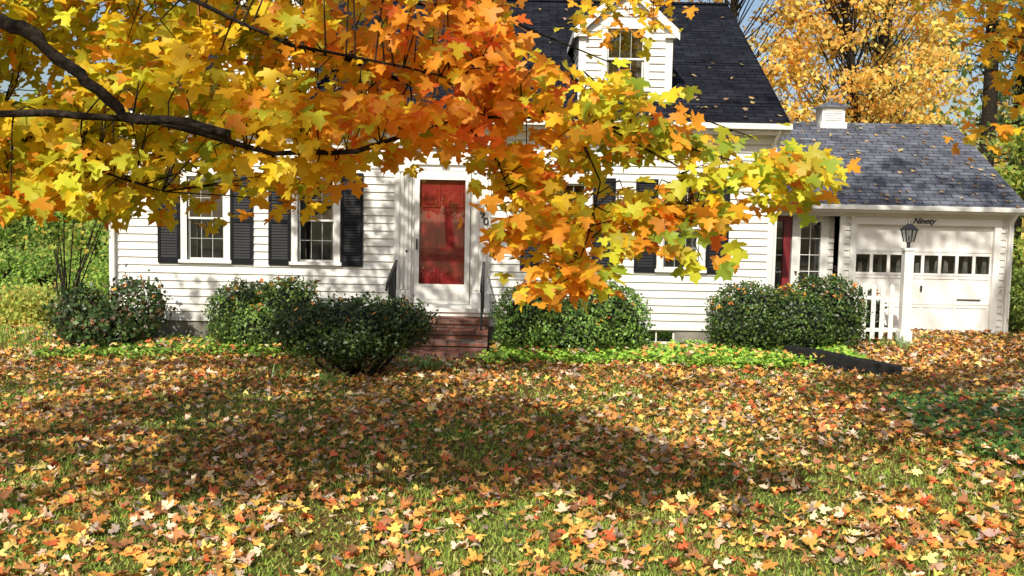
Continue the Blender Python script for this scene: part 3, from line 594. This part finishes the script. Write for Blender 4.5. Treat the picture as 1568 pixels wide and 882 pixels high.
bo=np.array([(-3.6,2.1),(-2.83,2.2),(-2.61,2.26),(-2.2,2.18),(-2.0,2.15),(-1.75,2.42),(-1.45,2.36),(-1.24,2.24),(-1.03,2.38),(-.81,2.46),(-.59,2.44),(-.45,2.54),(-.30,2.58),(-.14,2.40),(.06,2.16),(.20,2.08),(.31,1.90),(.40,2.0),(.53,2.10),(.78,2.2),(1.0,2.14),(1.14,2.34),(1.5,2.32),(1.68,2.38)])
to=np.array([(-3.8,4.3),(-.9,4.2),(-.5,3.8),(-.3,3.45),(.06,3.18),(.35,3.06),(.71,2.88),(1.07,2.72),(1.43,2.64),(1.68,2.45)])
cl=[]
while len(cl)<770:
    x=random.uniform(-3.8,1.68); z=random.uniform(1.85,4.3)
    if not (np.interp(x,bo[:,0],bo[:,1])<z<np.interp(x,to[:,0],to[:,1])): continue
    h=math.sin(x*6.1+z*3)*math.sin(z*9-x*2.3)+.4*math.sin(x*13+z*11)
    if h<-.5 and x>-2.0: continue
    if x>.1 and (random.random()<.38 or h<-.2): continue
    if -.7<x<-.1 and z<2.62 and random.random()<.5: continue
    y=random.uniform(4.9 if x>-1 else 4.65,6.0 if x>-1 else 6.6)
    if x>.1: y=random.uniform(5.1,5.8)
    if ((x+2.55)/.16)**2+((z-3.02)/.13)**2<1.6: continue
    if x<-1.1 and y<5.0 and random.random()<.72 and ((HEAVY-np.array((x,y,z)))**2).sum(1).min()<.05: y+=.9
    cl.append((x,y,z))
for cx,cz,sx,sz,m in ((.33,1.93,.06,.09,9),(.08,2.16,.1,.09,9),(.95,2.16,.1,.07,8),(.62,2.3,.15,.12,7),(1.45,2.45,.15,.06,6)):
    for i in range(m): cl.append((random.gauss(cx,sx),random.uniform(5.15,5.55),random.gauss(cz,sz)))
crown(mp1,'near_leaves',cl,14,(.095,.12,.05),.088,mpal,MAPLE,MAPLE_F)
for c in cl:
    c=np.array(c); q=BPv[np.argmin(((BPv-c)**2).sum(1))]; m=(q*.5+c*.5)+rng.normal(size=3)*.04+np.array([0,0,.04])
    wood.tube([q,m,c],[.005,.0035,.002],'bark',5,False)
def blob(n,c,r,nm=0):
    out=[]
    while len(out)<n:
        d=rng.normal(size=3); d/=np.linalg.norm(d); out.append(np.array(c)+d*np.array(r)*(.35+.65*random.random()**.5))
    return out
up=blob(58,(-4.0,7.4,7.3),(3.4,2.8,1.9))
gp=lambda p,i: pick([(YEL,2),(YG,2),(ORG,1),(GOLD,2)],len(p))
crown(mp1,'upper_leaves',up,34,(.36,.36,.16),.15,gp,MAPS,MAPS_F)
for c in up:
    q=BPA[np.argmin(((BPA-c)**2).sum(1))]; wood.tube([q,(q+c)/2+rng.normal(size=3)*.2,c],[.03,.018,.006],'bark',6,False)
wood.build('branches',mp1,True)
def offtree(name,base,top,cl,per,sg):
    root=empty(name); w=MB(); b=Vector(base); t=Vector(top)
    pts=[b.lerp(t,i/5)+Vector((.15*math.sin(i*2),.1*math.cos(i*3),0)) for i in range(6)]; w.tube(pts,[.26,.2,.15,.1,.07,.03],'bark',10)
    for c in cl:
        q=np.array(pts[random.randint(3,5)]); w.tube([q,(q+c)/2+rng.normal(size=3)*.25,c],[.02,.012,.004],'bark',6,False)
    w.build('branches',root,True)
    crown(root,'leaves',cl,per,sg,.15,gp,MAPS,MAPS_F)
    return root
# right-hand maple: shades the right lawn, its top dapples the garage
offtree('maple_tree',(7.6,3.2,-.2),(5.2,4.0,13.5),blob(40,(3.7,3.3,6.6),(2.2,2.3,1.3))+blob(14,(3.4,5.6,13.2),(2.6,1.6,1.2)),48,(.45,.28,.14))
# maple behind the viewer: long horizontal limbs -> bands of shade across the lawn
band=[]
for gy_,x0_,x1_,dn_ in ((13.7,-7.5,2.0,13),(12.3,-7.5,-1.0,9),(10.7,-7,2.0,12),(9.6,-1.5,4.0,7),(8.6,-6.5,-3.2,4),(8.2,-.5,1.4,3)):
    for i in range(dn_):
        gx_=random.uniform(x0_,x1_); t=random.uniform(9.3,10.8)/.6157; band.append(np.array([gx_-.2172*t,gy_+random.gauss(0,.16)-.7575*t,.6157*t]))
offtree('maple_tree',(-9.0,-4.5,-.2),(-5.5,-2,11.0),band,60,(.55,.17,.10))
mp2=empty('maple_branch'); w=MB()
bl=[(7.0,4.8,4.6),(5.4,7.2,4.3),(4.4,8,4.0),(4.05,8,3.5),(3.95,8,3.0)]; w.tube(bl,[.06,.03,.015,.008,.003],'bark',6)
bl2=[(5.4,7.2,4.3),(3.0,7.8,4.25),(1.6,8,4.1),(.9,8,3.95)]; w.tube(bl2,[.03,.02,.012,.003],'bark',6)
cl=[(4.05+random.uniform(-.25,.4),8+random.uniform(-.4,.4),random.uniform(2.75,4.2)) for i in range(26)]+[(3.9+random.uniform(-.8,.6),8+random.uniform(-.4,.4),random.uniform(3.6,4.2)) for i in range(22)]+[(random.uniform(.5,1.3),8+random.uniform(-.2,.3),random.uniform(3.65,4.1)) for i in range(12)]
SP=np.array([np.array(b[i])*(1-t)+np.array(b[i+1])*t for b in (bl,bl2) for i in range(len(b)-1) for t in (0,.25,.5,.75,1)])
for c in cl:
    c=np.array(c); q=SP[np.argmin(((SP-c)**2).sum(1))]; w.tube([q,(q+c)/2+np.array([0,0,.04]),c],[.005,.004,.002],'bark',5,False)
w.build('twigs',mp2,True)
crown(mp2,'leaves',cl,10,(.12,.13,.08),.09,lambda p,i: pick([(GOLD,3),(ORG,1.5),(OLV,1.5),(YEL,1)],len(p)),MAPLE,MAPLE_F)
# ------------------------------------------------------------------ background trees
def bgtree(name,x,y,h,r,n,leaf,pal,lo=.25,nc=70,sig=.5,pine=False):
    root=empty(name); zb=float(zg(x,y)); w=MB(); bend=random.uniform(-.5,.5)
    pts=[(x+bend*math.sin(i*.7),y,zb-.2+h*.95*i/7) for i in range(8)]; w.tube(pts,[.2*h/12*(1-i/8)+.02 for i in range(8)],'bark',8)
    C=[]
    if pine:
        for i in range(nc):
            t=random.uniform(lo,1); a=random.random()*6.28; rr=r*(1.05-t)*random.uniform(.5,1.1)+.2; C.append((x+math.cos(a)*rr,y+math.sin(a)*rr,zb+h*t-.1*rr))
    else:
        cz=zb+h*(lo+1)/2; hz=h*(1-lo)/2
        C=[tuple(c) for c in blob(nc,(x,y,cz),(r,r,hz))]
    for c in C:
        t=min(max((c[2]-zb)/h-(.0 if pine else .18),.12),.93); q=Vector((x+bend*math.sin(t*7*.95*.7),y,zb+h*t*.95)); c=Vector(c)
        w.tube([q,(q+c)/2+Vector((0,0,-.1 if not pine else .0)),c],[.03,.018,.006],'bark',5,False)
    w.build('trunk_and_limbs',root,True)
    per=n//nc; idx=np.repeat(np.arange(nc),per); k=len(idx); C=np.array(C)
    p=C[idx]+rng.normal(size=(k,3))*np.array([sig,sig,sig*.5 if not pine else .18])
    col=pick(pal,k,.25)*(.8+.45*rng.random(nc))[idx][:,None]
    leaves('foliage',p,rng.normal(size=(k,3))+np.array([0,-.8,.6]),rng.normal(size=(k,3))+np.array([0,0,-.3]),leaf*(.6+.8*rng.random(k)),col,NEED if pine else DIA,DIA_F,M['bg'],.3,root)
OP=[((.92,.60,.12),3),((.95,.70,.20),3),((.88,.44,.08),2.2),((.75,.66,.18),1)]
for (x,y,h,r) in ((6.6,31,14,3.0),(9.8,30,12.5,2.6),(12.4,34,14,2.4),(20.0,30,9,2.5),(2,34,14,3.0),(-3,33,13,3.2)): bgtree('orange_maple_tree',x,y,h,r,14000,.15,OP,.12,110,.36)
for (x,y,h,r) in ((-3.5,-24,13,5),(4,-27,14,5),(-12,-25,13,5),(12,-25,13,5)): bgtree('orange_maple_tree',x,y,h,r,3500,.5,OP,.12,60,.8)
PP=[((.14,.23,.08),3),((.24,.33,.10),2),((.44,.42,.12),.9)]
for (x,y,h,r) in ((13.8,38,19,2.0),(16.2,35,20,2.6),(18.5,37,19,2.4)): bgtree('pine_tree',x,y,h,r,8000,.30,PP,.18,56,.38,True)
GG=[((.26,.42,.07),3),((.40,.56,.10),3),((.15,.26,.05),1.8),((.58,.56,.13),.7)]
for (x,y,h,r) in ((-19,38,8.5,3.0),(-24,40,9,3),(-27,36,9,3.2),(-14.5,40,8.0,2.6)): bgtree('green_tree',x,y,h,r,13000,.19,GG,.05,80,.42)
bgtree('green_tree',12.4,22.5,5,1.7,9000,.12,[((.36,.44,.08),3),((.2,.3,.05),2),((.55,.5,.11),1)],.05,60,.3)
bgtree('green_tree',15.5,25,6.0,2.2,9000,.14,GG,.05,50,.4)
for (x,y,h,r,p) in ((-12.0,24,1.3,1.0,[((.7,.55,.14),1),((.45,.52,.11),2)]),(-13.5,26,1.7,1.5,GG),(-10.0,27,3.6,1.5,GG),(-14.0,30,3.2,2.0,GG),(-17,28,2.8,1.8,GG),(-11.5,31,4.0,1.8,GG)): bgtree('meadow_bush',x,y,h,r,7000,.11,p,.0,55,.28)
yt=MB()
for i in range(12):
    a=random.uniform(-1,1); yt.tube([(-7.3,16.2,-.3),(-7.3+a*.35,16.2+random.uniform(-.3,.3),.9),(-7.3+a*1.0,16.2+random.uniform(-.5,.5),1.6+random.random()*1.3)],[.022,.014,.004],'bark',5,False)
yr=empty('young_tree'); yt.build('stems',yr,True)
cl=[(-7.3+random.uniform(-1.1,.9),16.2+random.uniform(-.5,.5),random.uniform(1.5,3.2)) for i in range(30)]
crown(yr,'foliage',cl,28,(.16,.16,.12),.08,lambda p,i: pick([((.36,.44,.08),2),((.7,.5,.09),.7),((.2,.28,.05),1)],len(p)),MAPS,MAPS_F,'bg',edge=False)
n=60000; a=rng.random(n); x=-75+150*a; y=54+8*rng.random(n)+6*np.sin(x*.2); hh=np.where(x<0,8,8.5)+2*np.sin(x*.33)+2*np.sin(x*.9+1); t=rng.random(n); z=-2.5+t*(hh+2)
cN=np.sin(x*.5)+.7*np.sin(x*1.3+z*.4); left=(x<-2)
cA=pick(GG,n,.3); cB=pick(OP,n,.3); m_=((cN>1.1)|(~left&(cN>-.6)))[:,None]; col=np.where(m_,cB,cA)*.9
dens=np.sin(x*2.1+z)*np.sin(z*1.3-x*.6)+.35*np.sin(x*5); k=dens>-.55+.6*(t-.5); P=np.stack([x,y,z],1)[k]; col=col[k]; n=len(P)
leaves('distant_trees',P,rng.normal(size=(n,3))+np.array([0,-.6,.5]),rng.normal(size=(n,3)),.3+.3*rng.random(n),col,DIA,DIA_F,M['bg'],.2)
# ------------------------------------------------------------------ light
el=R(38); az=R(16)
to_sun=Vector((-math.sin(az)*math.cos(el),-math.cos(az)*math.cos(el),math.sin(el)))
sl=bpy.data.lights.new('sun','SUN'); sl.energy=5.0; sl.angle=R(.5); sl.color=(1,.95,.84)
so=link(bpy.data.objects.new('sun',sl)); so.rotation_euler=to_sun.to_track_quat('Z','Y').to_euler()
wd=bpy.data.worlds.new('World'); scn.world=wd; wd.use_nodes=True; nt=wd.node_tree
sk=nt.nodes.new('ShaderNodeTexSky'); sk.sky_type='NISHITA'; sk.sun_disc=False; sk.sun_elevation=el; sk.sun_rotation=math.atan2(to_sun.x,to_sun.y); sk.dust_density=2.5
bgn=nt.nodes['Background']; bgn.inputs[1].default_value=.13; nt.links.new(sk.outputs[0],bgn.inputs[0])
cam=bpy.data.cameras.new('camera'); cam.lens=35; cam.sensor_width=36; cam.clip_end=600; cam.clip_start=.1
co=link(bpy.data.objects.new('camera',cam))
co.matrix_world=Matrix.Translation((0,0,2.25))@Matrix.Rotation(R(90-4.6),4,'X')@Matrix.Rotation(R(1.15),4,'Z')
scn.camera=co
scn.view_settings.view_transform='Standard'; scn.view_settings.look='None'; scn.view_settings.exposure=0
